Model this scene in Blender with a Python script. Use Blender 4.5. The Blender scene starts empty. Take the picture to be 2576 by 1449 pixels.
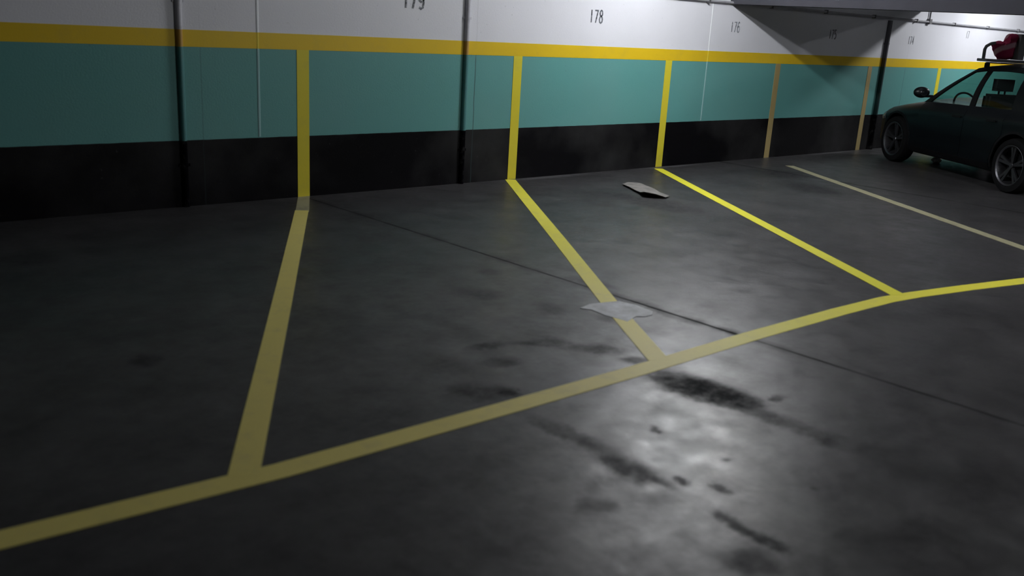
import bpy, bmesh, math, random
from mathutils import Vector, Matrix
random.seed(7)
sc = bpy.context.scene
col = sc.collection

# ------------------------------------------------------------------ camera
cam_d = bpy.data.cameras.new('camera'); cam = bpy.data.objects.new('camera', cam_d); col.objects.link(cam)
R_ = Vector((0.75778955, -0.65009732, 0.05593274)); U_ = Vector((0.13988278, 0.24558482, 0.95922933)); W_ = Vector((0.63732865, 0.71906993, -0.27703904))
M_ = Matrix(((R_.x, U_.x, -W_.x, 0), (R_.y, U_.y, -W_.y, 0), (R_.z, U_.z, -W_.z, 1.62), (0, 0, 0, 1)))
cam.matrix_world = M_
cam_d.sensor_width = 36.0
cam_d.lens = 2300.28 / 2576 * 36
cam_d.clip_start = 0.05; cam_d.clip_end = 200
cam_d.dof.use_dof = True; cam_d.dof.focus_distance = 11.5; cam_d.dof.aperture_fstop = 1.6
sc.camera = cam

# ------------------------------------------------------------------ world, exposure
w = bpy.data.worlds.new('world'); sc.world = w; w.use_nodes = True
w.node_tree.nodes['Background'].inputs[0].default_value = (0.02, 0.022, 0.025, 1)
w.node_tree.nodes['Background'].inputs[1].default_value = 0.2
sc.view_settings.view_transform = 'Standard'; sc.view_settings.look = 'None'
sc.view_settings.gamma = 1.0; sc.view_settings.use_curve_mapping = False
sc.view_settings.exposure = 0.33

# lamp places: (x, y, power factor); third to fifth are added fill lights, the last is off
CEIL = 3.12
LAMP_Z = 3.0
LAMPS = [(7.84, 5.73, 1.0), (16.84, 5.6, 1.3), (12.4, 5.6, 0.02), (8.4, -0.3, 1.5), (19.0, -6.5, 1.5), (-2.0, -6.5, 0.0)]
LAMP_EMIT = 440.0

# ------------------------------------------------------------------ node helpers
class NT:
    def __init__(s, name):
        s.m = bpy.data.materials.new(name); s.m.use_nodes = True
        s.t = s.m.node_tree; s.b = s.t.nodes['Principled BSDF']
        s.pos = s.t.nodes.new('ShaderNodeNewGeometry').outputs['Position']
    def n(s, typ, **kw):
        nd = s.t.nodes.new(typ)
        for k, v in kw.items(): setattr(nd, k, v)
        return nd
    def L(s, a, b): s.t.links.new(a, b)
    def set(s, sock, v):
        if hasattr(v, 'node'): s.L(v, sock)
        else: sock.default_value = v
    def math(s, op, a, b=0.0, c=None):
        nd = s.n('ShaderNodeMath', operation=op); s.set(nd.inputs[0], a); s.set(nd.inputs[1], b)
        if c is not None: s.set(nd.inputs[2], c)
        return nd.outputs[0]
    def vmath(s, op, a, b):
        nd = s.n('ShaderNodeVectorMath', operation=op); s.set(nd.inputs[0], a); s.set(nd.inputs[1], b)
        return nd.outputs['Value'] if op in ('LENGTH', 'DOT_PRODUCT') else nd.outputs[0]
    def noise(s, scale, detail=4, rough=.55, vec=None, colour=False):
        nd = s.n('ShaderNodeTexNoise'); nd.inputs['Scale'].default_value = scale; nd.inputs['Detail'].default_value = detail
        nd.inputs['Roughness'].default_value = rough; s.L(vec if vec is not None else s.pos, nd.inputs['Vector'])
        return nd.outputs['Color'] if colour else nd.outputs[0]
    def rng(s, v, a, b, c=0.0, d=1.0, smooth=False):
        nd = s.n('ShaderNodeMapRange', interpolation_type='SMOOTHSTEP' if smooth else 'LINEAR')
        for i, x in enumerate((v, a, b, c, d)): s.set(nd.inputs[i], x)
        return nd.outputs[0]
    def mix(s, f, a, b, blend='MIX'):
        nd = s.n('ShaderNodeMix', data_type='RGBA', blend_type=blend)
        s.set(nd.inputs[0], f); s.set(nd.inputs[6], a); s.set(nd.inputs[7], b)
        return nd.outputs[2]
    def sep(s, v=None):
        nd = s.n('ShaderNodeSeparateXYZ'); s.L(v if v is not None else s.pos, nd.inputs[0]); return nd.outputs
    def bump(s, h, strength, dist):
        nd = s.n('ShaderNodeBump'); nd.inputs['Strength'].default_value = strength; nd.inputs['Distance'].default_value = dist
        s.L(h, nd.inputs['Height']); s.L(nd.outputs[0], s.b.inputs['Normal'])
    def out(s, colour=None, rough=None, metal=None, spec=None):
        for k, v in (('Base Color', colour), ('Roughness', rough), ('Metallic', metal), ('Specular IOR Level', spec)):
            if v is not None: s.set(s.b.inputs[k], v)
        return s.m

def rgb(*c): return (c[0], c[1], c[2], 1.0)

def simple(name, c, rough=.6, metal=0.0, spec=.5, var=.12, scale=9.0):
    t = NT(name)
    f = t.rng(t.noise(scale), .3, .7, 1 - var, 1 + var)
    nd = t.n('ShaderNodeVectorMath', operation='SCALE'); nd.inputs[0].default_value = c; t.L(f, nd.inputs['Scale'])
    return t.out(nd.outputs[0], rough, metal, spec)

# painted bands by height, shared by wall, pipes and joint strips
H1, H2, H3 = 0.551, 1.299, 1.432
WHITE, YELLOW, GREEN, BLACK = rgb(.75, .76, .81), rgb(.74, .51, .018), rgb(.118, .335, .315), rgb(.0018, .0016, .0024)
def bands(t, white=WHITE, yellow=YELLOW, green=GREEN, black=BLACK, with_yellow=True, edge=.006):
    z = t.sep()[2]
    zz = t.math('ADD', z, t.math('MULTIPLY', t.math('SUBTRACT', t.noise(7.0, 2), .5), edge))
    c = t.mix(t.math('GREATER_THAN', zz, H1), black, green)
    if with_yellow:
        c = t.mix(t.math('GREATER_THAN', zz, H2), c, yellow)
        c = t.mix(t.math('GREATER_THAN', zz, H3), c, white)
    else:
        c = t.mix(t.math('GREATER_THAN', zz, (H2 + H3) / 2), c, white)
    return c, zz

def wall_material():
    t = NT('wall_paint'); c, zz = bands(t, with_yellow=False)
    # dirt: large soft wear and small specks
    c = t.mix(t.rng(t.noise(.9, 5), .45, .8, 0, .10), c, rgb(.30, .30, .30))
    c = t.mix(t.rng(t.noise(26, 3, .6), .70, .76, 0, .25), c, rgb(.08, .08, .08))
    x = t.sep()[0]
    # fine shrinkage cracks between the panels
    for cx, s in ((3.08, .25), (5.935, .75), (14.90, .6)):
        wob = t.math('MULTIPLY', t.math('SUBTRACT', t.noise(3.5, 3), .5), .02)
        d = t.math('ABSOLUTE', t.math('SUBTRACT', t.math('ADD', x, wob), cx))
        m = t.math('MULTIPLY', t.math('LESS_THAN', d, .005), t.rng(zz, 1.25, 1.33, s, s * .15))
        c = t.mix(m, c, rgb(.03, .05, .05))
    # scuffs and chips low on the black plinth
    sc_ = t.math('MULTIPLY', t.rng(t.noise(19, 5, .7), .69, .75), t.math('LESS_THAN', zz, H1))
    c = t.mix(t.math('MULTIPLY', sc_, .35), c, rgb(.10, .10, .11))
    t.bump(t.noise(60, 4), .12, .01)
    rough = t.rng(zz, H1 - .01, H1 + .01, .8, .45)
    return t.out(c, rough, spec=t.rng(zz, H1 - .01, H1 + .01, .10, .35))

# ------------------------------------------------------------------ mesh helpers
def new_obj(name, me, mat=None, parent=None, smooth=False):
    o = bpy.data.objects.new(name, me); col.objects.link(o)
    if mat: me.materials.append(mat)
    if parent: o.parent = parent
    if smooth:
        for p in me.polygons: p.use_smooth = True
        me.set_sharp_from_angle(angle=math.radians(40))
    return o
def from_bm(name, bm, mat=None, parent=None, smooth=False, bevel=0):
    if bevel: bmesh.ops.bevel(bm, geom=list(bm.edges), offset=bevel, segments=2, affect='EDGES')
    bmesh.ops.recalc_face_normals(bm, faces=bm.faces)
    me = bpy.data.meshes.new(name); bm.to_mesh(me); bm.free()
    return new_obj(name, me, mat, parent, smooth)
def add_box(bm, x0, x1, y0, y1, z0, z1):
    v = [bm.verts.new((x, y, z)) for z in (z0, z1) for x, y in ((x0, y0), (x1, y0), (x1, y1), (x0, y1))]
    for f in ((0, 3, 2, 1), (4, 5, 6, 7), (0, 1, 5, 4), (1, 2, 6, 5), (2, 3, 7, 6), (3, 0, 4, 7)): bm.faces.new([v[i] for i in f])
def add_prism(bm, pts, z0, z1):
    a = [bm.verts.new((x, y, z0)) for x, y in pts]; b = [bm.verts.new((x, y, z1)) for x, y in pts]
    bm.faces.new(a[::-1]); bm.faces.new(b); n = len(pts)
    for i in range(n): bm.faces.new((a[i], a[(i + 1) % n], b[(i + 1) % n], b[i]))
def add_tube(bm, pts, r, seg=12, cap=True):
    pts = [Vector(p) for p in pts]; rings = []
    for i, p in enumerate(pts):
        d = (pts[min(i + 1, len(pts) - 1)] - pts[max(i - 1, 0)]).normalized()
        a = d.orthogonal().normalized() if i == 0 else (rings_a - d * rings_a.dot(d)).normalized()
        rings_a = a; b = d.cross(a)
        rr = r[i] if isinstance(r, (list, tuple)) else r
        rings.append([bm.verts.new(p + (a * math.cos(t) + b * math.sin(t)) * rr) for t in [2 * math.pi * k / seg for k in range(seg)]])
    for p, q in zip(rings, rings[1:]):
        for k in range(seg): bm.faces.new((p[k], p[(k + 1) % seg], q[(k + 1) % seg], q[k]))
    if cap: bm.faces.new(rings[0][::-1]); bm.faces.new(rings[-1])
def add_lathe_y(bm, prof, seg=40):
    """profile of (radius, y) spun about the y axis"""
    rings = [[bm.verts.new((r * math.cos(2 * math.pi * k / seg), y, r * math.sin(2 * math.pi * k / seg))) for k in range(seg)] for r, y in prof]
    for p, q in zip(rings, rings[1:]):
        for k in range(seg): bm.faces.new((p[k], p[(k + 1) % seg], q[(k + 1) % seg], q[k]))
    return rings
def tag(o, label=None, cat=None, group=None, kind=None):
    if label: o['label'] = label
    if cat: o['category'] = cat
    if group: o['group'] = group
    if kind: o['kind'] = kind
    return o
def empty(name, loc, rz=0.0):
    o = bpy.data.objects.new(name, None); col.objects.link(o); o.location = loc; o.rotation_euler = (0, 0, rz); o.empty_display_size = .2
    return o

# ------------------------------------------------------------------ materials
WALL_Y = 7.45
m_wall = wall_material()
m_plain = simple('rough_concrete_wall', (.22, .23, .24), .8, var=.15, scale=1.5)
m_ceil = simple('ceiling_concrete', (.26, .265, .28), .85, var=.12, scale=1.2)
m_beam = simple('beam_concrete', (.05, .05, .06), .9, spec=.2, var=.12, scale=2.0)

def floor_material():
    t = NT('floor_concrete')
    warp = t.n('ShaderNodeVectorMath', operation='MULTIPLY_ADD')
    t.L(t.noise(9.0, 5, .65, colour=True), warp.inputs[0]); warp.inputs[1].default_value = (.11, .11, 0); warp.inputs[2].default_value = (-.055, -.055, 0)
    p = t.vmath('ADD', t.pos, warp.outputs[0])
    warp2 = t.n('ShaderNodeVectorMath', operation='MULTIPLY_ADD')
    t.L(t.noise(34.0, 4, .7, colour=True), warp2.inputs[0]); warp2.inputs[1].default_value = (.06, .06, 0); warp2.inputs[2].default_value = (-.03, -.03, 0)
    p = t.vmath('ADD', p, warp2.outputs[0])
    def blob(x, y, L, W, a, s, soft=.5):
        mp = t.n('ShaderNodeMapping', vector_type='TEXTURE')
        mp.inputs['Location'].default_value = (x, y, 0); mp.inputs['Rotation'].default_value = (0, 0, a)
        mp.inputs['Scale'].default_value = (L * 1.25, W * 1.5, 1e3); t.L(p, mp.inputs['Vector'])
        return t.rng(t.vmath('LENGTH', mp.outputs[0], (0, 0, 0)), soft * .5, 1.05, s, 0.0, smooth=True)
    def union(bl):
        keep = None
        for b in bl:
            k = t.math('SUBTRACT', 1.0, blob(*b))
            keep = k if keep is None else t.math('MULTIPLY', keep, k)
        return t.math('SUBTRACT', 1.0, keep)
    dark = t.math('MULTIPLY', union(DARK), t.rng(t.noise(15, 6, .72), .34, .60, .65, 1.3)); light = union(LIGHT)
    base = t.mix(t.rng(t.noise(1.3, 8, .68), .3, .72), rgb(.031, .030, .0315), rgb(.062, .060, .062))
    base = t.mix(t.rng(t.noise(3.2, 6, .65), .42, .75, 0, .5), base, rgb(.022, .022, .024))
    base = t.mix(t.rng(t.noise(70, 3, .7), .55, .8, 0, .35), base, rgb(.09, .09, .095))
    base = t.mix(t.rng(t.noise(31, 3, .7), .70, .76, 0, .5), base, rgb(.015, .015, .017))
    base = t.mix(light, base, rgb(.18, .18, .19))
    base = t.mix(dark, base, rgb(.006, .006, .008))
    # saw-cut joints in the slab
    x, y, z = t.sep()
    wob = t.math('MULTIPLY', t.math('SUBTRACT', t.noise(4, 3), .5), .015)
    jx = t.math('ADD', t.math('MULTIPLY_ADD', t.math('SUBTRACT', y, 7.0), -.053, 4.02), wob)
    d1 = t.math('ABSOLUTE', t.math('SUBTRACT', x, jx))
    d2 = t.math('ABSOLUTE', t.math('SUBTRACT', t.math('ADD', x, 6.2), jx)); d3 = t.math('ABSOLUTE', t.math('SUBTRACT', t.math('SUBTRACT', x, 6.2), jx))
    d = t.math('MINIMUM', d1, t.math('MINIMUM', d2, d3))
    lines = t.rng(d, .005, .016, 1.0, 0.0)
    halo = t.math('MULTIPLY', t.rng(d, .0, .09, .45, 0.0, smooth=True), t.rng(t.noise(1.7, 3), .4, .65))
    jm = t.math('MAXIMUM', t.math('MULTIPLY', lines, t.rng(t.noise(2.3, 4, .7), .3, .6, .7, 1.0)), halo)
    base = t.mix(jm, base, rgb(.008, .008, .009))
    rough = t.rng(t.noise(4.5, 7, .7), .3, .7, .30, .49)
    rough = t.math('ADD', rough, t.math('MULTIPLY', dark, .38))
    rough = t.math('ADD', rough, t.math('MULTIPLY', jm, .35))
    hn = t.math('ADD', t.noise(14, 5, .6), t.math('MULTIPLY', t.noise(90, 3), .35))
    t.bump(hn, .30, .006)
    return t.out(base, rough, spec=t.math('MULTIPLY', t.rng(t.noise(3.6, 9, .74), .36, .64, .16, .44), t.math('MULTIPLY', t.math('SUBTRACT', 1.0, jm), t.math('SUBTRACT', 1.0, t.math('MULTIPLY', t.math('MINIMUM', dark, 1.0), .7)))))

DARK = [(3.38,2.50,0.226,0.122,-1.460,0.75,0.60),(3.42,2.25,0.135,0.090,-0.890,0.70,0.60),(3.41,2.36,0.204,0.115,-1.373,0.60,0.60),
(3.62,2.15,0.067,0.037,-0.227,0.50),(3.40,1.99,0.176,0.067,-1.485,0.45),(3.42,1.77,0.120,0.086,-1.529,0.40),(3.38,1.74,0.047,0.051,-1.012,0.30),
(2.51,2.43,0.272,0.054,-1.460,0.40),(2.49,2.08,0.155,0.067,-1.506,0.55),(2.52,1.93,0.070,0.029,-1.642,0.30),(2.58,1.88,0.041,0.022,-1.816,0.50),
(2.66,1.76,0.041,0.022,-1.326,0.50),(2.49,1.59,0.110,0.029,-1.661,0.45),(2.49,1.45,0.105,0.031,-1.476,0.60),(2.34,1.40,0.108,0.082,-1.805,0.40),
(2.90,3.44,0.127,0.045,-0.197,0.55),(3.12,3.35,0.107,0.042,-0.653,0.40),(3.25,3.29,0.153,0.075,-1.373,0.45),(3.38,3.09,0.145,0.074,-0.858,0.50),
(2.81,3.22,0.131,0.060,-0.310,0.45),(3.42,2.86,0.081,0.053,-0.829,0.45),(2.47,2.98,0.184,0.117,-0.512,0.45),(2.59,2.92,0.091,0.044,-1.460,0.60),
(2.57,3.26,0.190,0.110,-1.518,0.25),(3.46,4.21,0.163,0.113,-0.785,0.35),(3.84,4.57,0.089,0.083,-1.107,0.30),(3.64,3.77,0.140,0.070,-1.571,0.30),
(4.03,6.38,0.287,0.225,-1.021,0.40),(4.13,6.93,0.362,0.138,-1.082,0.30),(3.70,5.82,0.202,0.180,-0.803,0.25),(6.79,6.33,0.406,0.231,-0.969,0.45),
(6.97,5.75,0.437,0.277,-1.340,0.50),(6.95,5.33,0.266,0.208,-1.477,0.30),(6.39,6.06,0.261,0.231,-1.279,0.30),(10.12,6.42,0.387,0.366,-0.997,0.50),
(9.46,5.59,0.502,0.241,-1.981,0.50),(8.86,6.39,0.402,0.212,-2.034,0.25),(1.39,4.14,0.081,0.082,-1.052,0.40),(4.29,4.04,0.237,0.066,-1.444,0.30),
(4.21,3.42,0.188,0.052,-1.758,0.35),(4.21,3.14,0.098,0.071,-1.153,0.35),(4.25,2.91,0.116,0.049,-1.441,0.45),(3.79,3.44,0.081,0.063,-0.742,0.30),
(2.86,2.25,0.040,0.019,-2.090,0.40),(2.88,1.90,0.021,0.022,-1.816,0.35),(2.18,1.94,0.083,0.053,-0.437,0.30),(2.96,1.56,0.016,0.016,-1.249,0.40),
(3.12,1.21,0.021,0.016,-1.326,0.50),(2.97,1.02,0.020,0.010,-1.571,0.50),(1.42,6.29,0.226,0.201,-0.958,0.30),(2.88,5.57,0.456,0.327,-0.606,0.15),
(5.00,1.79,0.245,0.362,-1.860,0.25)]
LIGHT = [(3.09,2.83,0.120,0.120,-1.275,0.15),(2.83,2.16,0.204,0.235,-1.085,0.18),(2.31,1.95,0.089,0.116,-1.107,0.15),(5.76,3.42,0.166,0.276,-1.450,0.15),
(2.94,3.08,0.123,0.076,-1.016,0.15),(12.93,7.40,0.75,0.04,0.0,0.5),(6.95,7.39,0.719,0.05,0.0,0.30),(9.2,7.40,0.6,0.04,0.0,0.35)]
m_floor = floor_material()

# ------------------------------------------------------------------ the shell
X0, X1, Y0 = -9.0, 27.0, -10.0
bm = bmesh.new(); add_box(bm, X0, X1, Y0, WALL_Y + .3, -.25, 0); tag(from_bm('floor', bm, m_floor), kind='structure')
bm = bmesh.new(); add_box(bm, X0 - .3, X1 + .3, Y0 - .3, WALL_Y + .3, CEIL, CEIL + .25); tag(from_bm('ceiling', bm, m_ceil), kind='structure')
bm = bmesh.new(); add_box(bm, X0 - .3, X1 + .3, WALL_Y, WALL_Y + .3, -.25, CEIL); tag(from_bm('wall_front', bm, m_wall), kind='structure')
bm = bmesh.new(); add_box(bm, X0 - .3, X0, Y0, WALL_Y, -.25, CEIL); tag(from_bm('wall_left', bm, m_plain), kind='structure')
bm = bmesh.new(); add_box(bm, X1, X1 + .3, Y0, WALL_Y, -.25, CEIL); tag(from_bm('wall_right', bm, m_plain), kind='structure')
bm = bmesh.new(); add_box(bm, X0 - .3, X1 + .3, Y0 - .3, Y0, -.25, CEIL); tag(from_bm('wall_rear', bm, m_plain), kind='structure')

# downstand beams that cross the hall
bm = bmesh.new(); add_prism(bm, [(10.03, WALL_Y), (10.24, WALL_Y), (14.35, Y0), (14.12, Y0)], 2.02, CEIL)
tag(from_bm('ceiling_beam', bm, m_beam), 'dark concrete beam crossing the top right of the picture, nearer of two', 'beam', kind='structure')
bm = bmesh.new(); add_box(bm, 15.0, 15.3, Y0, WALL_Y, 2.27, CEIL)
tag(from_bm('ceiling_beam', bm, m_beam), 'concrete beam behind the nearer beam, close to the parked car', 'beam', kind='structure')

# ------------------------------------------------------------------ paint on the wall and the floor
def yellow_paint(name, c, worn, wear, rough=.5, far=None):
    t = NT(name)
    if far: c = t.mix(t.rng(t.sep()[0], 3.6, 4.8), c, far)
    f = t.rng(t.noise(5.5, 6, .7), .52, .74, 0, wear)
    cc = t.mix(f, c, worn)
    cc = t.mix(t.rng(t.noise(45, 3, .7), .62, .75, 0, wear * .8), cc, worn)
    t.bump(t.noise(60, 4), .1, .006)
    return t.out(cc, rough, spec=.35)
m_band = yellow_paint('wall_yellow_paint', YELLOW, rgb(.45, .36, .12), .18, .42)
m_stripe = yellow_paint('stripe_yellow_paint', rgb(.70, .60, .04), rgb(.40, .36, .12), .22, .45)
m_stripe_dull = yellow_paint('dull_stripe_paint', rgb(.40, .31, .13), rgb(.22, .18, .12), .4, .5)  # duller, browner yellow for the two stripes between the beams
m_line = yellow_paint('floor_line_paint', rgb(.76, .66, .20), rgb(.42, .37, .22), .35, .55, far=rgb(.76, .70, .06))
m_line_worn = yellow_paint('worn_floor_line_paint', rgb(.34, .32, .20), rgb(.16, .155, .13), .7, .55)
m_line_fresh = yellow_paint('bright_floor_line_paint', rgb(.72, .68, .04), rgb(.48, .43, .15), .3, .5)

bm = bmesh.new(); add_box(bm, X0, X1, WALL_Y - .002, WALL_Y + .01, H2, H3)
tag(from_bm('yellow_band', bm, m_band), 'long horizontal yellow band painted between white and green wall', 'painted band', kind='structure')

SX = [(4.0, .118), (6.5, .118), (8.94, .118), (11.27, .118), (13.77, .118), (16.12, .118)]
slabel = ['leftmost yellow upright stripe on the wall, left of number 179',
          'second yellow upright wall stripe, above the floor line with the cement patch',
          'third yellow upright wall stripe, just left of a pale joint line',
          'faint yellow wall stripe under the dark shadow wedge',
          'faint yellow wall stripe just left of the dark pipe by the car',
          'short visible yellow wall stripe just above the car windscreen']
for (x, wd), lb in zip(SX, slabel):
    bm = bmesh.new(); add_box(bm, x - wd / 2, x + wd / 2, WALL_Y - .003, WALL_Y + .01, .0, H2 + .0)
    tag(from_bm('wall_stripe', bm, m_stripe_dull if 11 < x < 14.5 else m_stripe), lb, 'painted stripe', 'yellow upright stripes marking the bays')

def line_obj(name, pts, width, z, mat, label, ragged=.0):
    """flat painted line along a polyline on the floor"""
    P = [Vector(p) for p in pts]; left = []; right = []
    for i, p in enumerate(P):
        d = (P[min(i + 1, len(P) - 1)] - P[max(i - 1, 0)]).normalized(); n = Vector((-d.y, d.x))
        wv = width[i] if isinstance(width, (list, tuple)) else width
        left.append(p + n * wv / 2); right.append(p - n * wv / 2)
    bm = bmesh.new(); add_prism(bm, [tuple(v) for v in left + right[::-1]], -.01, z)
    return tag(from_bm(name, bm, mat), label, 'painted line', 'yellow bay lines on the floor')
line_obj('aisle_line', [(-3.2, 3.13), (.51, 2.87), (1.40, 2.80), (2.5, 2.775), (3.3, 2.765), (4.35, 2.775), (5.2, 2.76), (5.75, 2.735), (6.05, 2.69), (6.6, 2.575), (7.3, 2.41), (9.6, 1.9), (13, 1.15)],
         .115, .0022, m_line, 'long curving yellow floor line across the foreground')
line_obj('bay_line', [(1.27, 2.83), (2.4, 4.73), (3.685, 6.90)], .112, .0026, m_line, 'leftmost slanted yellow floor line, meeting the aisle line at lower left')
bm = bmesh.new(); add_prism(bm, [(3.61, 6.87), (3.71, 6.82), (4.06, 7.449), (3.94, 7.449)], -.01, .0024)
tag(from_bm('bay_line', bm, m_line_worn), 'worn grey stub of the leftmost floor line, against the wall', 'painted line', 'yellow bay lines on the floor')
line_obj('bay_line', [(3.52, 2.80), (4.0, 3.58), (5.0, 5.13), (6.46, 7.42)], .115, .0026, m_line, 'second slanted yellow floor line, crossed by the pale cement patch')
line_obj('bay_line', [(5.93, 2.74), (7.28, 4.90), (8.8, 7.33)], .115, .0026, m_line_fresh, 'third slanted yellow floor line, ending where the aisle line bends')
line_obj('bay_line', [(8.00, 2.13), (10.88, 6.81)], .115, .0026, m_line_worn, 'faded fourth slanted floor line at the right edge')

# cement patch over the second line
pp = [(3.8, 3.66), (3.92, 3.69), (4.0, 3.67), (4.12, 3.64), (4.15, 3.52), (4.14, 3.38), (4.09, 3.34), (4.02, 3.34), (3.98, 3.37), (3.86, 3.33), (3.85, 3.39), (3.83, 3.48), (3.84, 3.6)]
bm = bmesh.new(); add_prism(bm, pp, -.01, .0034)
t = NT('patch_cement')
c = t.mix(t.rng(t.noise(8, 5, .7), .35, .7), rgb(.34, .35, .36), rgb(.62, .65, .68))
tag(from_bm('cement_patch', bm, t.out(c, .6)), 'pale cement patch covering part of the second floor line', 'patch')

# the loose board
def make_board():
    outline = [(7.42, 6.66), (7.33, 6.48), (7.24, 6.32), (7.17, 6.18), (7.08, 6.06), (7.14, 5.95), (7.24, 5.90), (7.34, 5.93), (7.42, 6.12), (7.52, 6.30), (7.60, 6.48), (7.66, 6.63), (7.55, 6.70)]
    n = len(outline); cx = sum(p[0] for p in outline) / n; cy = sum(p[1] for p in outline) / n
    bm = bmesh.new(); rows = []
    for z_off in (0.0, .006):
        rings = []
        for s in (1.0, .7, .4):
            ring = []
            for i, (x, y) in enumerate(outline):
                px, py = cx + (x - cx) * s, cy + (y - cy) * s
                lift = .006 + .05 * max(0, (7.36 - px) / .28) ** 1.6 * (.6 + .4 * math.sin(i * 1.7)) + .008 * abs(math.sin(px * 9 + py * 7))
                ring.append(bm.verts.new((px, py, lift + z_off)))
            rings.append(ring)
        cvert = bm.verts.new((cx, cy, .014 + z_off))
        for a, b in zip(rings, rings[1:]):
            for k in range(n): bm.faces.new((a[k], a[(k + 1) % n], b[(k + 1) % n], b[k]))
        for k in range(n): bm.faces.new((rings[-1][k], rings[-1][(k + 1) % n], cvert))
        rows.append(rings[0])
    for k in range(n): bm.faces.new((rows[0][k], rows[0][(k + 1) % n], rows[1][(k + 1) % n], rows[1][k]))
    t = NT('cardboard'); c = t.mix(t.rng(t.noise(11, 4), .35, .7), rgb(.13, .125, .12), rgb(.24, .225, .21))
    tag(from_bm('cardboard_sheet', bm, t.out(c, .85), smooth=True), 'torn greyish cardboard sheet with curled edge lying near the wall', 'cardboard')
make_board()
# scrap of paper below the car
bm = bmesh.new(); bmesh.ops.create_icosphere(bm, subdivisions=3, radius=.06)
for v in bm.verts: v.co = Vector((v.co.x * 1.6, v.co.y * .9, max(v.co.z * .7, -.038))) * (1 + .25 * math.sin(v.co.x * 70) * math.sin(v.co.y * 90 + v.co.z * 60))
o = from_bm('paper_scrap', bm, simple('crumpled_paper', (.6, .58, .55), .8)); o.location = (13.62, 6.10, .04)
tag(o, 'small crumpled pale paper scrap on the floor under the car', 'paper')

# ------------------------------------------------------------------ bay numbers on the wall
t = NT('number_paint'); c = t.mix(t.rng(t.noise(38, 4, .7), .42, .66), rgb(.028, .032, .04), rgb(.34, .36, .40)); m_num = t.out(c, .5)
t = NT('faded_number_paint'); c = t.mix(t.rng(t.noise(38, 4, .7), .40, .62), rgb(.10, .11, .13), rgb(.46, .48, .52)); m_numf = t.out(c, .5)
SEG = {'1': [[(.5, 0), (.5, 1)]], '7': [[(.02, .97), (.98, .97), (.34, 0)]],
       '9': [[(.98, .60), (.85, .45), (.5, .40), (.15, .47), (.03, .70), (.15, .93), (.5, 1), (.85, .93), (.98, .70), (.98, .35), (.85, .08), (.5, 0), (.12, .08)]],
       '8': [[(.5, .54), (.15, .62), (.08, .78), (.2, .94), (.5, 1), (.8, .94), (.92, .78), (.85, .62), (.5, .54), (.12, .45), (.02, .26), (.15, .07), (.5, 0), (.85, .07), (.98, .26), (.88, .45), (.5, .54)]],
       '6': [[(.88, .92), (.5, 1), (.15, .90), (.02, .6), (.02, .30), (.15, .07), (.5, 0), (.85, .07), (.97, .30), (.85, .53), (.5, .60), (.15, .53), (.03, .36)]],
       '5': [[(.92, 1), (.15, 1), (.08, .56), (.5, .62), (.88, .52), (.98, .3), (.86, .08), (.5, 0), (.08, .1)]],
       '4': [[(.75, 0), (.75, 1), (.02, .3), (1, .3)]]}
def number(txt, x, z, h, mat, label):
    bm = bmesh.new(); cw = h * .36; gap = h * .20; sw = h * .115
    tot = len(txt) * cw + (len(txt) - 1) * gap; cx = x - tot / 2; yy = WALL_Y - .0035
    for ch in txt:
        for pl in SEG[ch]:
            P = [Vector((cx + px * cw, z - h / 2 + pz * h)) for px, pz in pl]
            L_, R2 = [], []
            for i, p in enumerate(P):
                d1 = (P[i] - P[i - 1]).normalized() if i else None; d2 = (P[i + 1] - P[i]).normalized() if i < len(P) - 1 else None
                d = ((d1 or d2) + (d2 or d1)).normalized(); n = Vector((-d.y, d.x)); k = sw / 2 / max(.5, n.dot(Vector((-(d2 or d1).y, (d2 or d1).x))))
                L_.append(p + n * k); R2.append(p - n * k)
            for i in range(len(P) - 1):
                q = [L_[i], L_[i + 1], R2[i + 1], R2[i]]
                fr = [bm.verts.new((a.x, yy, a.y)) for a in q]; bk = [bm.verts.new((a.x, WALL_Y + .01, a.y)) for a in q]
                bm.faces.new(fr)
                for j in range(4): bm.faces.new((fr[j], bk[j], bk[(j + 1) % 4], fr[(j + 1) % 4]))
        cx += cw + gap
    tag(from_bm('bay_number', bm, mat), label, 'number', 'bay numbers painted on the white wall')
number('179', 5.16, 1.787, .155, m_num, 'black stencilled number 179 at the top edge, left of the grey pipe')
number('178', 7.62, 1.752, .135, m_num, 'faded number 178 on the brightest stretch of white wall')
number('176', 10.19, 1.742, .125, m_numf, 'faint number 176 at the left edge of the dark shadow wedge')
number('175', 12.55, 1.735, .125, m_num, 'barely visible number inside the dark shadow wedge')
number('174', 14.93, 1.725, .12, m_numf, 'faint blurred number just right of the dark pipe by the car')
number('17', 16.95, 1.885, .12, m_numf, 'faint marks above the car windscreen, left of the red bundle')

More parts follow.
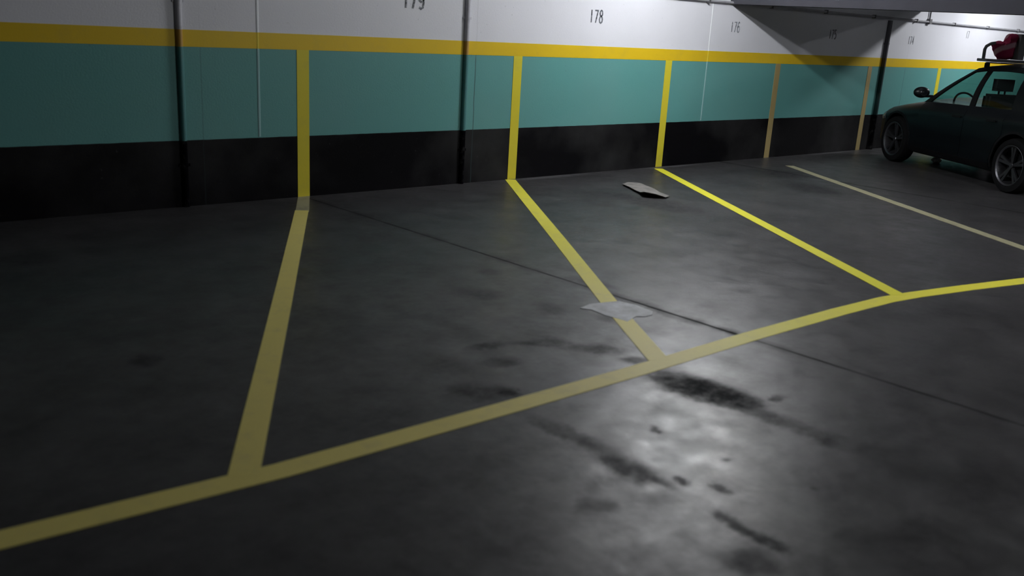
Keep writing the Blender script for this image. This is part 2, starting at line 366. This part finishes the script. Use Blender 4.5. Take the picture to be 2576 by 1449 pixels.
# ------------------------------------------------------------------ pipes, conduit and joint strips on the wall
def pipe_material(a=rgb(.52, .52, .57), b=rgb(.50, .29, .06), g=rgb(.07, .22, .22)):
    t = NT('pipe_paint'); c, zz = bands(t, a, b, g, BLACK)
    c = t.mix(t.rng(t.noise(12, 4), .55, .8, 0, .4), c, rgb(.10, .10, .10))
    return t.out(c, t.rng(zz, H1 - .01, H1 + .01, .95, .45), spec=t.rng(zz, H1 - .01, H1 + .01, .03, .4))
m_pipe = pipe_material(); m_pipe_shaded = pipe_material(rgb(.09, .09, .11), rgb(.09, .06, .02), rgb(.010, .05, .05)); m_clip = simple('pipe_clip_metal', (.18, .18, .19), .5, .6)  # the darker copy has the shade on the pipe by the car painted in
def wall_pipe(x, top, r, label, n, m_pipe=m_pipe):
    root = empty('wall_pipe', (x, WALL_Y - r * .30, 0))
    tag(root, label, 'pipe', 'upright pipes fixed to the wall')
    bm = bmesh.new(); add_tube(bm, [(0, 0, 0.0), (0, 0, top)], r, 20); from_bm('tube', bm, m_pipe, root, True)
    for k in range(n):
        z = .35 + k * 1.3
        if z > top: break
        bm = bmesh.new(); add_tube(bm, [(0, 0, z - .012), (0, 0, z + .012)], r + .004, 20); add_box(bm, -r - .02, r + .02, 0, r * .2, z - .012, z + .012)
        from_bm('clip', bm, m_pipe, root)
wall_pipe(2.91, CEIL, .026, 'leftmost upright wall pipe, dark, left of number 179', 3)
wall_pipe(5.80, CEIL, .029, 'grey upright wall pipe between numbers 179 and 178', 3)
wall_pipe(14.13, 2.0, .042, 'dark upright wall pipe just left of the parked car', 3, m_pipe_shaded)

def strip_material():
    t = NT('lit_joint_strip_paint'); c, zz = bands(t, rgb(.80, .83, .86), rgb(.80, .62, .05), rgb(.27, .46, .46), rgb(.012, .012, .014))  # band colours lightened to paint in the light caught by the joint edges
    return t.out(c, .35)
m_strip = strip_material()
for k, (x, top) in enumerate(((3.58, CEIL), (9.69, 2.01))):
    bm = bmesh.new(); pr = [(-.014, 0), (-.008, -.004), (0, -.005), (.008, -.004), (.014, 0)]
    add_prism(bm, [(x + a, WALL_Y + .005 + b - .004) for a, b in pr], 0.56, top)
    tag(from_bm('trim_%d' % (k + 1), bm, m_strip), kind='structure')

# horizontal conduit just above the numbers, with clips and a drop
m_cond = simple('conduit_grey', (.34, .34, .37), .6)
root = tag(empty('wall_conduit', (0, WALL_Y - .03, 2.035)), 'thin grey conduit running level along the top of the wall', 'conduit')
bm = bmesh.new(); add_tube(bm, [(X0, 0, 0), (X1, 0, 0)], .016, 12); from_bm('tube', bm, m_cond, root, True)
for x in [8.2 + 1.35 * i for i in range(9)]:
    bm = bmesh.new(); add_box(bm, x - .012, x + .012, -.024, .03, -.026, .026); from_bm('clip', bm, m_clip, root)
root = tag(empty('conduit_drop', (15.28, WALL_Y - .022, 0)), 'short upright conduit above the level one, right of the beam', 'conduit')
bm = bmesh.new(); add_tube(bm, [(.12, 0, 2.055), (.12, 0, CEIL)], .012, 10); from_bm('tube', bm, m_clip, root, True)
bm = bmesh.new(); add_box(bm, .08, .16, -.03, .021, 2.0, 2.08); from_bm('junction_box', bm, m_clip, root)

# ------------------------------------------------------------------ fluorescent battens
m_house = simple('lamp_housing_paint', (.6, .6, .6), .5)
def tube_mat(p):
    t = NT('lamp_tube_glow'); t.b.inputs['Base Color'].default_value = rgb(.8, .8, .8)
    t.b.inputs['Emission Color'].default_value = rgb(.97, .98, 1.0); t.b.inputs['Emission Strength'].default_value = LAMP_EMIT * p
    return t.m
for i, (x, y, p) in enumerate(LAMPS):
    root = tag(empty('ceiling_lamp', (x, y, 0), .35 if y > 0 else 0), ['fluorescent batten lamp over the bays near number 178', 'fluorescent batten lamp over the parked car', 'faint fill lamp added between the two beams',
               'unseen fill lamp added over the driving aisle, right of the camera', 'unseen fill lamp added over the far right rear corner', 'unlit fluorescent batten lamp over the left rear corner'][i], 'lamp', 'fluorescent battens under the ceiling')
    bm = bmesh.new(); add_box(bm, -.05, .05, -.64, .64, LAMP_Z + .045, CEIL + .001); from_bm('housing', bm, m_house, root, bevel=.008)
    for s in (-1, 1):
        bm = bmesh.new(); add_box(bm, -.03, .03, s * .615 - .015, s * .615 + .015, LAMP_Z - .02, LAMP_Z + .05); from_bm('socket', bm, m_house, root, bevel=.004)
    bm = bmesh.new(); add_tube(bm, [(0, -.6, LAMP_Z), (0, .6, LAMP_Z)], .019, 14); from_bm('tube', bm, tube_mat(p), root, True)

# ------------------------------------------------------------------ the parked car
m_body = simple('dark_car_paint', (.003, .0045, .006), .35, 0, .35, var=.05)
m_black = simple('black_plastic', (.004, .004, .005), .65, spec=.2, var=.05)
m_rubber = simple('tyre_rubber', (.004, .004, .0045), .9, spec=.15, var=.1)
m_alloy = simple('alloy_wheel_metal', (.10, .10, .11), .4, .85)
m_seat = simple('seat_fabric', (.012, .014, .016), .9)
m_chrome = simple('chrome', (.6, .6, .62), .15, 1.0)
def glass_mat(name, c, a):
    t = NT(name); t.b.inputs['Base Color'].default_value = c; t.b.inputs['Roughness'].default_value = .02
    tr = t.n('ShaderNodeBsdfTransparent'); tr.inputs[0].default_value = c
    gl = t.n('ShaderNodeBsdfGlossy'); gl.inputs['Roughness'].default_value = .03
    lw = t.n('ShaderNodeLayerWeight'); lw.inputs[0].default_value = .5
    mx = t.n('ShaderNodeMixShader'); t.L(t.math('MULTIPLY_ADD', t.math('POWER', lw.outputs['Facing'], 4.0), .35, .03), mx.inputs[0]); t.L(tr.outputs[0], mx.inputs[1]); t.L(gl.outputs[0], mx.inputs[2])
    t.L(mx.outputs[0], t.t.nodes['Material Output'].inputs[0]); return t.m
m_glass = glass_mat('car_glass', rgb(.78, .86, .84), .2)
m_tint = glass_mat('tinted_car_glass', rgb(.10, .12, .12), .2)

CAR_ANG = math.atan2(2.14, 1.33)
car = empty('parked_car', (13.105, 4.97, 0), CAR_ANG)
tag(car, 'dark hatchback parked nose to the wall at the right edge', 'car')
#        x      w     zb    zs    zc
ST = [( 2.03, .42, .34, .50, .53), ( 2.00, .58, .28, .57, .61), ( 1.93, .70, .23, .64, .69), ( 1.80, .79, .20, .70, .77), ( 1.60, .845, .19, .76, .84),
      ( 1.27, .875, .19, .82, .91), ( .95, .885, .19, .87, .97), ( .72, .89, .19, .905, 1.0), ( .30, .89, .19, .925, .93), (-.30, .89, .19, .94, .94),
      (-.95, .89, .19, .96, .96), (-1.30, .885, .19, .975, .975), (-1.60, .87, .20, .985, .985), (-1.82, .83, .25, .98, .98), (-1.93, .78, .30, .93, .93), (-1.98, .68, .36, .80, .80)]
def stn(x):
    for a, b in zip(ST, ST[1:]):
        if a[0] >= x >= b[0]:
            f = (a[0] - x) / (a[0] - b[0]); return [a[i] + (b[i] - a[i]) * f for i in range(1, 5)]
    return ST[0][1:] if x > 0 else ST[-1][1:]
def side_pt(x, v, off=0.0):
    """v 0..1 from the sill to the belt line on the left side"""
    w_, zb, zs, zc = stn(x); z0 = zb + .03
    z = z0 + (zs - z0) * v
    tuck = .05 * (1 - min(1, v / .22)) ** 2 + .018 * max(0, (v - .55) / .45) ** 2 + (.075 * max(0, (v - .84) / .16) ** 2)
    crease = .012 * math.exp(-((v - .80) / .05) ** 2) - .012 * math.exp(-((v - .28) / .10) ** 2)
    return Vector((x, w_ - tuck + crease + off, z))
xs = []
x = 2.03
while x > -1.98: xs.append(x); x -= .06 if abs(x) < 1.75 else .025
xs.append(-1.98)
VS = [0, .06, .12, .2, .28, .36, .46, .56, .66, .74, .80, .84, .90, .95, 1.0]
def half_row(x):
    w_, zb, zs, zc = stn(x)
    r = [Vector((x, 0, zb)), Vector((x, w_ * .5, zb)), Vector((x, w_ - .12, zb))]
    r += [side_pt(x, v) for v in VS]
    y1 = r[-1].y
    for f in (.9, .7, .45, .2, 0): r.append(Vector((x, y1 * f, zs + (zc - zs) * (1 - f ** 2))))
    return r
bm = bmesh.new(); rings = []
for x in xs:
    h = half_row(x); full = h + [Vector((p.x, -p.y, p.z)) for p in h[-2:0:-1]]
    rings.append([bm.verts.new(p) for p in full])
for a, b in zip(rings, rings[1:]):
    n = len(a)
    for k in range(n): bm.faces.new((a[k], a[(k + 1) % n], b[(k + 1) % n], b[k]))
bm.faces.new(rings[0]); bm.faces.new(rings[-1][::-1])
body = from_bm('body_shell', bm, m_body, car, True)
# wheel arches
AX = (1.27, -1.27); TR = .325; ARCH = .372
bmc = bmesh.new()
for ax in AX:
    for s in (-1, 1):
        add_tube(bmc, [(ax, s * .58, TR + .01), (ax, s * 1.1, TR + .01)], ARCH, 48)
cut = from_bm('arch_cutter', bmc)
cut.parent = car
md = body.modifiers.new('arches', 'BOOLEAN'); md.object = cut; md.operation = 'DIFFERENCE'; md.solver = 'EXACT'
dg = bpy.context.evaluated_depsgraph_get(); dg.update()
me2 = bpy.data.meshes.new_from_object(body.evaluated_get(dg)); body.modifiers.clear(); body.data = me2
bpy.data.objects.remove(cut)
for p in body.data.polygons: p.use_smooth = True
try: body.data.set_sharp_from_angle(angle=math.radians(35))
except Exception: pass

def shell(name, grid, mat, parent, thick=.012, smooth=True):
    """closed thin shell from a grid of points, thickness along the local normal inward"""
    bm = bmesh.new(); R, Cn = len(grid), len(grid[0])
    nor = [[None] * Cn for _ in range(R)]
    for i in range(R):
        for j in range(Cn):
            a = grid[min(i + 1, R - 1)][j] - grid[max(i - 1, 0)][j]; b = grid[i][min(j + 1, Cn - 1)] - grid[i][max(j - 1, 0)]
            nor[i][j] = a.cross(b).normalized()
    A = [[bm.verts.new(grid[i][j]) for j in range(Cn)] for i in range(R)]
    cen = sum((grid[i][j] for i in range(R) for j in range(Cn)), Vector()) / (R * Cn)
    sg = 1 if nor[R // 2][Cn // 2].dot(Vector((0, cen.y, .3 if abs(cen.y) < .2 else 0)) + Vector((cen.x * .2 if abs(cen.y) < .2 else 0, 0, 0))) > 0 else -1
    B = [[bm.verts.new(grid[i][j] - nor[i][j] * sg * thick) for j in range(Cn)] for i in range(R)]
    for i in range(R - 1):
        for j in range(Cn - 1):
            bm.faces.new((A[i][j], A[i + 1][j], A[i + 1][j + 1], A[i][j + 1])); bm.faces.new((B[i][j], B[i][j + 1], B[i + 1][j + 1], B[i + 1][j]))
    for j in range(Cn - 1):
        bm.faces.new((A[0][j], A[0][j + 1], B[0][j + 1], B[0][j])); bm.faces.new((A[-1][j], B[-1][j], B[-1][j + 1], A[-1][j + 1]))
    for i in range(R - 1):
        bm.faces.new((A[i][0], B[i][0], B[i + 1][0], A[i + 1][0])); bm.faces.new((A[i][-1], A[i + 1][-1], B[i + 1][-1], B[i][-1]))
    return from_bm(name, bm, mat, parent, smooth)
def mir(p, s): return Vector((p.x, p.y * s, p.z))
def lerp(a, b, f): return a + (b - a) * f
doors = []
for s in (1, -1):
    for (xa, xb) in ((.74, -.26), (-.275, -1.02)):
        g = []
        for i in range(9):
            row = []
            for j in range(12):
                v = .08 + .915 * j / 11
                xbb = xb
                if xb < -1:                                  # the rear door follows the wheel arch
                    z = side_pt(xb, v).z; dz = z - (TR + .01)
                    if abs(dz) < ARCH + .03: xbb = max(xb, -1.27 + math.sqrt((ARCH + .03) ** 2 - dz * dz))
                row.append(mir(side_pt(lerp(xa, xbb, i / 8), v, .005), s))
            g.append(row)
        d = shell('door', g, m_body, car, .010)
        bm = bmesh.new(); hx = (xb if xb > -1 else -.95) + .13; hp = side_pt(hx, .80, .02)
        add_box(bm, hx - .085, hx + .085, s * hp.y - .008, s * hp.y + .008, hp.z - .014, hp.z + .014)
        from_bm('door_handle', bm, m_black, d, True, bevel=.004)

# greenhouse: belt line and roof rail with matching stations
def belt(x): return Vector((x, stn(x)[0] - .105, stn(x)[2] - .01))
RAIL = [(.08, .575, 1.405), (-.20, .600, 1.445), (-.60, .605, 1.462), (-1.0, .595, 1.448), (-1.45, .565, 1.400)]
def rail(x):
    for a, b in zip(RAIL, RAIL[1:]):
        if a[0] >= x >= b[0]:
            f = (a[0] - x) / (a[0] - b[0]); f2 = f
            return Vector((x, a[1] + (b[1] - a[1]) * f2, a[2] + (b[2] - a[2]) * f2))
    return Vector((x, RAIL[0][1], RAIL[0][2])) if x > 0 else Vector((x, RAIL[-1][1], RAIL[-1][2]))
def gside(u, v, off=0.0):
    """u = (belt x, rail x); v 0..1 from belt to rail, slightly bowed outwards"""
    a, b = belt(u[0]), rail(u[1]); p = lerp(a, b, v); p.y += .035 * math.sin(math.pi * v) + off; return p
A1_, A2_, B1, B2, C1, C2, D1 = (.86, .08), (.70, -.01), (-.17, -.20), (-.27, -.28), (-.98, -.93), (-1.10, -1.04), (-1.86, -1.45)
def panel(u0, u1, v0, v1, name, mat, s, off=0.0, n=8, m=6, thick=.02):
    return shell(name, [[mir(gside((lerp(u0[0], u1[0], i / n), lerp(u0[1], u1[1], i / n)), lerp(v0, v1, j / m), off), s) for j in range(m + 1)] for i in range(n + 1)], mat, car, thick)
VT = .89
for s in (1, -1):
    panel(A1_, A2_, 0, 1, 'windscreen_pillar', m_body, s)
    panel(B1, B2, 0, VT + .02, 'door_pillar', m_black, s)
    panel(C1, C2, 0, VT + .02, 'rear_pillar', m_body, s)
    panel(C2, D1, 0, VT + .02, 'tail_pillar', m_body, s)
    panel(A2_, D1, VT, 1.0, 'roof_rail', m_body, s, n=20)
    panel(A2_, B1, .02, VT, 'side_window', m_glass, s, -.006, thick=.004)
    panel(B2, C1, .02, VT, 'side_window', m_glass, s, -.006, thick=.004)
# roof
g = []
for i in range(15):
    xr = lerp(.08, -1.45, i / 14); e = rail(xr); row = []
    for j in range(13):
        f = -1 + 2 * j / 12; row.append(Vector((xr - (.03 * f * f if xr > 0 else 0), e.y * f, e.z + .045 * (1 - f * f))))
    g.append(row)
shell('roof', g, m_body, car, .02)
def cross_panel(name, mat, xb, xt, zb_, yb, et, bow_b, bow_t, thick, tz):
    g = []
    for i in range(9):
        f = i / 8; row = []
        for j in range(13):
            q = -1 + 2 * j / 12; y = lerp(yb, et.y, f) * q
            row.append(Vector((lerp(xb, xt, f) + lerp(bow_b, bow_t, f) * (1 - q * q), y, lerp(zb_, et.z, f) + lerp(0, tz, f) * (1 - q * q))))
        g.append(row)
    return shell(name, g, mat, car, thick)
cross_panel('windscreen', m_glass, .86, .08, belt(.86).z, belt(.86).y, rail(.08), .12, .03, .005, .045)
cross_panel('rear_window', m_tint, -1.86, -1.45, belt(-1.86).z, belt(-1.86).y, rail(-1.45), -.06, -.02, .005, .045)
# seats with headrests, steering wheel
for sx, sy in ((-.12, .38), (-.12, -.38), (-1.02, .38), (-1.02, -.38)):
    bm = bmesh.new(); add_box(bm, -.08, .06, -.23, .23, .90, 1.10)
    o = from_bm('seat_back', bm, m_seat, car, True, bevel=.03); o.location = (sx - .08, sy, 0)
    bm = bmesh.new(); add_box(bm, -.05, .04, -.12, .12, 1.14, 1.29); add_box(bm, -.01, .01, -.05, -.035, 1.06, 1.16); add_box(bm, -.01, .01, .035, .05, 1.06, 1.16)
    from_bm('headrest', bm, m_seat, o, True)
bm = bmesh.new(); add_tube(bm, [(.50 + .06 * math.sin(a), .38 + .17 * math.cos(a), .91 + .15 * math.sin(a)) for a in [2 * math.pi * k / 24 for k in range(25)]], .014, 8, False)
from_bm('steering_wheel', bm, m_black, car, True)
# door mirrors
for s in (1, -1):
    bm = bmesh.new(); bmesh.ops.create_uvsphere(bm, u_segments=20, v_segments=12, radius=1)
    for v in bm.verts: v.co = Vector((v.co.x * .075 - (.03 if v.co.x < 0 else 0) * 0, v.co.y * .115, v.co.z * .075))
    o = from_bm('door_mirror', bm, m_body, car, True); o.location = (.64, s * .965, 1.035)
    bm = bmesh.new(); add_box(bm, -.03, .03, -.07, .07, -.02, .015); q = from_bm('mirror_foot', bm, m_black, o, bevel=.005); q.location = (.0, -s * .10, -.045)
    bm = bmesh.new(); add_tube(bm, [(-.066, 0, 0), (-.070, 0, 0)], [.05, .048], 16); from_bm('mirror_glass', bm, m_chrome, o)
# bumpers trims, lights, plates
def side_patch(name, xa, xb, v0, v1, mat, off=.006, n=6, m=4, parent=None):
    for s in (1, -1):
        shell(name, [[mir(side_pt(lerp(xa, xb, i / n), lerp(v0, v1, j / m), off), s) for j in range(m + 1)] for i in range(n + 1)], mat, parent or car, .01)
m_lens = simple('headlamp_lens', (.10, .11, .12), .12, 0, .8); m_red = simple('tail_lamp_lens', (.10, .006, .006), .15, 0, .7)
side_patch('headlamp', 1.97, 1.66, .70, .97, m_lens)
side_patch('tail_lamp', -1.74, -1.955, .62, .95, m_red)
side_patch('sill_trim', .88, -.86, .0, .10, m_black, .008, n=12)
bm = bmesh.new(); add_box(bm, 2.028, 2.040, -.36, .36, .34, .46); from_bm('lower_grille', bm, m_black, car, bevel=.004)
bm = bmesh.new(); add_box(bm, 2.028, 2.048, -.26, .26, .475, .50); from_bm('number_plate', bm, simple('plate_white', (.5, .5, .5), .5), car, bevel=.002)
bm = bmesh.new(); add_box(bm, -1.992, -1.976, -.26, .26, .55, .66); from_bm('number_plate', bm, simple('plate_white_rear', (.5, .5, .5), .5), car, bevel=.002)
for s in (1, -1):   # black arch lips
    for ax in AX:
        g = []
        for k in range(25):
            a = math.radians(-12 + 204 * k / 24); row = []
            for rr in (ARCH - .008, ARCH + .022):
                px, pz = ax + rr * math.cos(a), TR + .01 + rr * math.sin(a)
                w_, zb, zs, zc = stn(px); v = max(0, min(1, (pz - zb - .03) / (zs - zb - .03)))
                q = side_pt(px, v, .006); row.append(Vector((px, q.y * s, pz)))
            g.append(row)
        shell('arch_trim', g, m_black, car, .012)
# wheels
def wheel(ax, s, first=[]):
    root = empty('wheel', (ax, s * .80, TR), 0 if s > 0 else math.pi); root.parent = car
    if first:
        for ch in first[0].children:
            c = ch.copy(); col.objects.link(c); c.parent = root
        return root
    first.append(root)
    bm = bmesh.new(); rr = add_lathe_y(bm, [(.225, -.095), (.27, -.105), (.31, -.098), (.325, -.07), (.325, .05), (.312, .085), (.27, .095), (.238, .085), (.225, .07), (.225, -.095)]); from_bm('tyre', bm, m_rubber, root, True)
    bm = bmesh.new(); add_lathe_y(bm, [(.236, .082), (.244, .090), (.238, .092), (.222, .080), (.212, .03), (.205, -.07), (.216, -.07), (.224, .03), (.236, .082)])
    add_lathe_y(bm, [(.001, .068), (.028, .068), (.034, .060), (.034, .02), (.001, .02)], 24)
    for k in range(5):
        a = 2 * math.pi * k / 5 + .31
        for da in (-.13, .13):
            c0, c1 = Vector((math.cos(a + da * .4) * .035, .055, math.sin(a + da * .4) * .035)), Vector((math.cos(a + da) * .222, .070, math.sin(a + da) * .222))
            d = (c1 - c0).normalized(); n = d.cross(Vector((0, 1, 0))).normalized()
            v = [bm.verts.new(p) for p in (c0 - n * .014, c0 + n * .014, c1 + n * .017, c1 - n * .017)]
            u = [bm.verts.new(p.co - Vector((0, .022, 0))) for p in v]
            bm.faces.new(v); bm.faces.new(u[::-1])
            for j in range(4): bm.faces.new((v[j], u[j], u[(j + 1) % 4], v[(j + 1) % 4]))
    from_bm('rim', bm, m_alloy, root, False)
    bm = bmesh.new(); add_lathe_y(bm, [(.001, .0), (.15, .0), (.15, -.02), (.001, -.02)], 32); from_bm('brake_disc', bm, m_black, root)
    return root
for ax in AX:
    for s in (1, -1): wheel(ax, s)

# roof carrier bars on the car
m_bar = simple('carrier_bar_metal', (.22, .22, .23), .5, .4)
for xb in (-.10, -1.02):
    e = rail(xb)
    bm = bmesh.new(); add_box(bm, xb - .02, xb + .02, -e.y - .02, e.y + .02, e.z + .047, e.z + .062); from_bm('roof_bar', bm, m_bar, car, bevel=.005)
    for s in (1, -1):
        bm = bmesh.new(); add_box(bm, xb - .03, xb + .03, s * e.y - .02, s * e.y + .02, e.z - .01, e.z + .05); from_bm('roof_bar_foot', bm, m_black, car, bevel=.004)

# ------------------------------------------------------------------ red bundle on its grey frame, above the car roof
def P3(lx, ly, z):
    v = Matrix.Rotation(CAR_ANG, 3, 'Z') @ Vector((lx, ly, 0)) + Vector((13.105, 4.97, 0)); v.z = z; return v
# camera-side right vector runs along the roof diagonal; local u along image right
BO = P3(-.10, .35, 1.497); UA = Vector((.76, -.65, 0)).normalized(); VA = Vector((.65, .76, 0)).normalized()
def B3(u, v, z): return BO + UA * (u - .05) + VA * v + Vector((0, 0, z))
t = NT('red_striped_cloth')
wv = t.n('ShaderNodeTexWave', wave_type='BANDS', bands_direction='DIAGONAL'); wv.inputs['Scale'].default_value = 2.1; wv.inputs['Distortion'].default_value = 1.2
mp = t.n('ShaderNodeMapping'); mp.inputs['Rotation'].default_value = (0, .5, 0); t.L(t.pos, mp.inputs['Vector']); t.L(mp.outputs[0], wv.inputs['Vector'])
c = t.mix(t.rng(wv.outputs[0], .74, .92, 0, .8), rgb(.46, .02, .10), rgb(.85, .55, .64)); m_cloth = t.out(c, .8)
fr = tag(empty('grey_carrier', BO), 'grey metal carrier frame standing on the car roof bars', 'carrier')
def lump(name, prof, v0, v1, mat, parent, par_loc=None, z0=0.0, amp=.02):
    """cloth lump: outline in (u, z) swept through depth with rounded swelling"""
    bm = bmesh.new(); n = len(prof); cu = sum(p[0] for p in prof) / n; cz = sum(p[1] for p in prof) / n; rings = []
    K = 9
    for k in range(K):
        f = k / (K - 1); s = .55 + .45 * math.sin(math.pi * f) ** .5; ring = []
        for i in range(n * 3):
            a, b = prof[i // 3], prof[(i // 3 + 1) % n]; q = (i % 3) / 3
            pu, pz = a[0] + (b[0] - a[0]) * q, a[1] + (b[1] - a[1]) * q
            w1 = amp * math.sin(pu * 70 + k * 1.1) * math.cos(pz * 50 + k)
            pt = B3(cu + (pu - cu) * s + w1, lerp(v0, v1, f), cz + (pz - cz) * s + w1 * .5)
            if pt.z < BO.z + z0: pt.z = BO.z + z0
            ring.append(bm.verts.new(pt - (par_loc or Vector())))
        rings.append(ring)
    for a, b in zip(rings, rings[1:]):
        m = len(a)
        for j in range(m): bm.faces.new((a[j], a[(j + 1) % m], b[(j + 1) % m], b[j]))
    bm.faces.new(rings[0]); bm.faces.new(rings[-1][::-1])
    return from_bm(name, bm, mat, parent, True)
def fbox(name, u0, u1, v0, v1, z0, z1, mat):
    bm = bmesh.new(); add_box(bm, u0, u1, v0, v1, z0, z1)
    for v in bm.verts: v.co = B3(v.co.x, v.co.y, v.co.z) - BO
    return from_bm(name, bm, mat, fr, bevel=.004)
m_frame = simple('carrier_grey_paint', (.20, .20, .22), .6)
m_tray = simple('carrier_tray_plastic', (.33, .33, .35), .6)
fbox('tray', -.255, .27, -.13, .13, 0.0, .035, m_tray)
bm = bmesh.new(); add_tube(bm, [B3(-.235, 0, .02) - BO, B3(-.240, 0, .15) - BO, B3(-.225, 0, .19) - BO, B3(-.17, 0, .225) - BO, B3(-.12, 0, .235) - BO], .02, 12); from_bm('bent_post', bm, m_frame, fr, True)
fbox('end_plate', .175, .255, -.05, .13, .04, .36, m_tray)
lump('red_bundle', [(-.15, .235), (-.06, .265), (-.045, .20), (.0, .26), (.05, .265), (.06, .245), (.065, .36), (.155, .365), (.18, .32), (.165, .20), (.15, .05), (.07, .030), (-.02, .035), (-.08, .10), (-.12, .18)], -.04, .13, m_cloth, None, None, .036, .008)
tag(bpy.data.objects['red_bundle'], 'crumpled red bundle with pale pink streaks above the car roof', 'bundle')
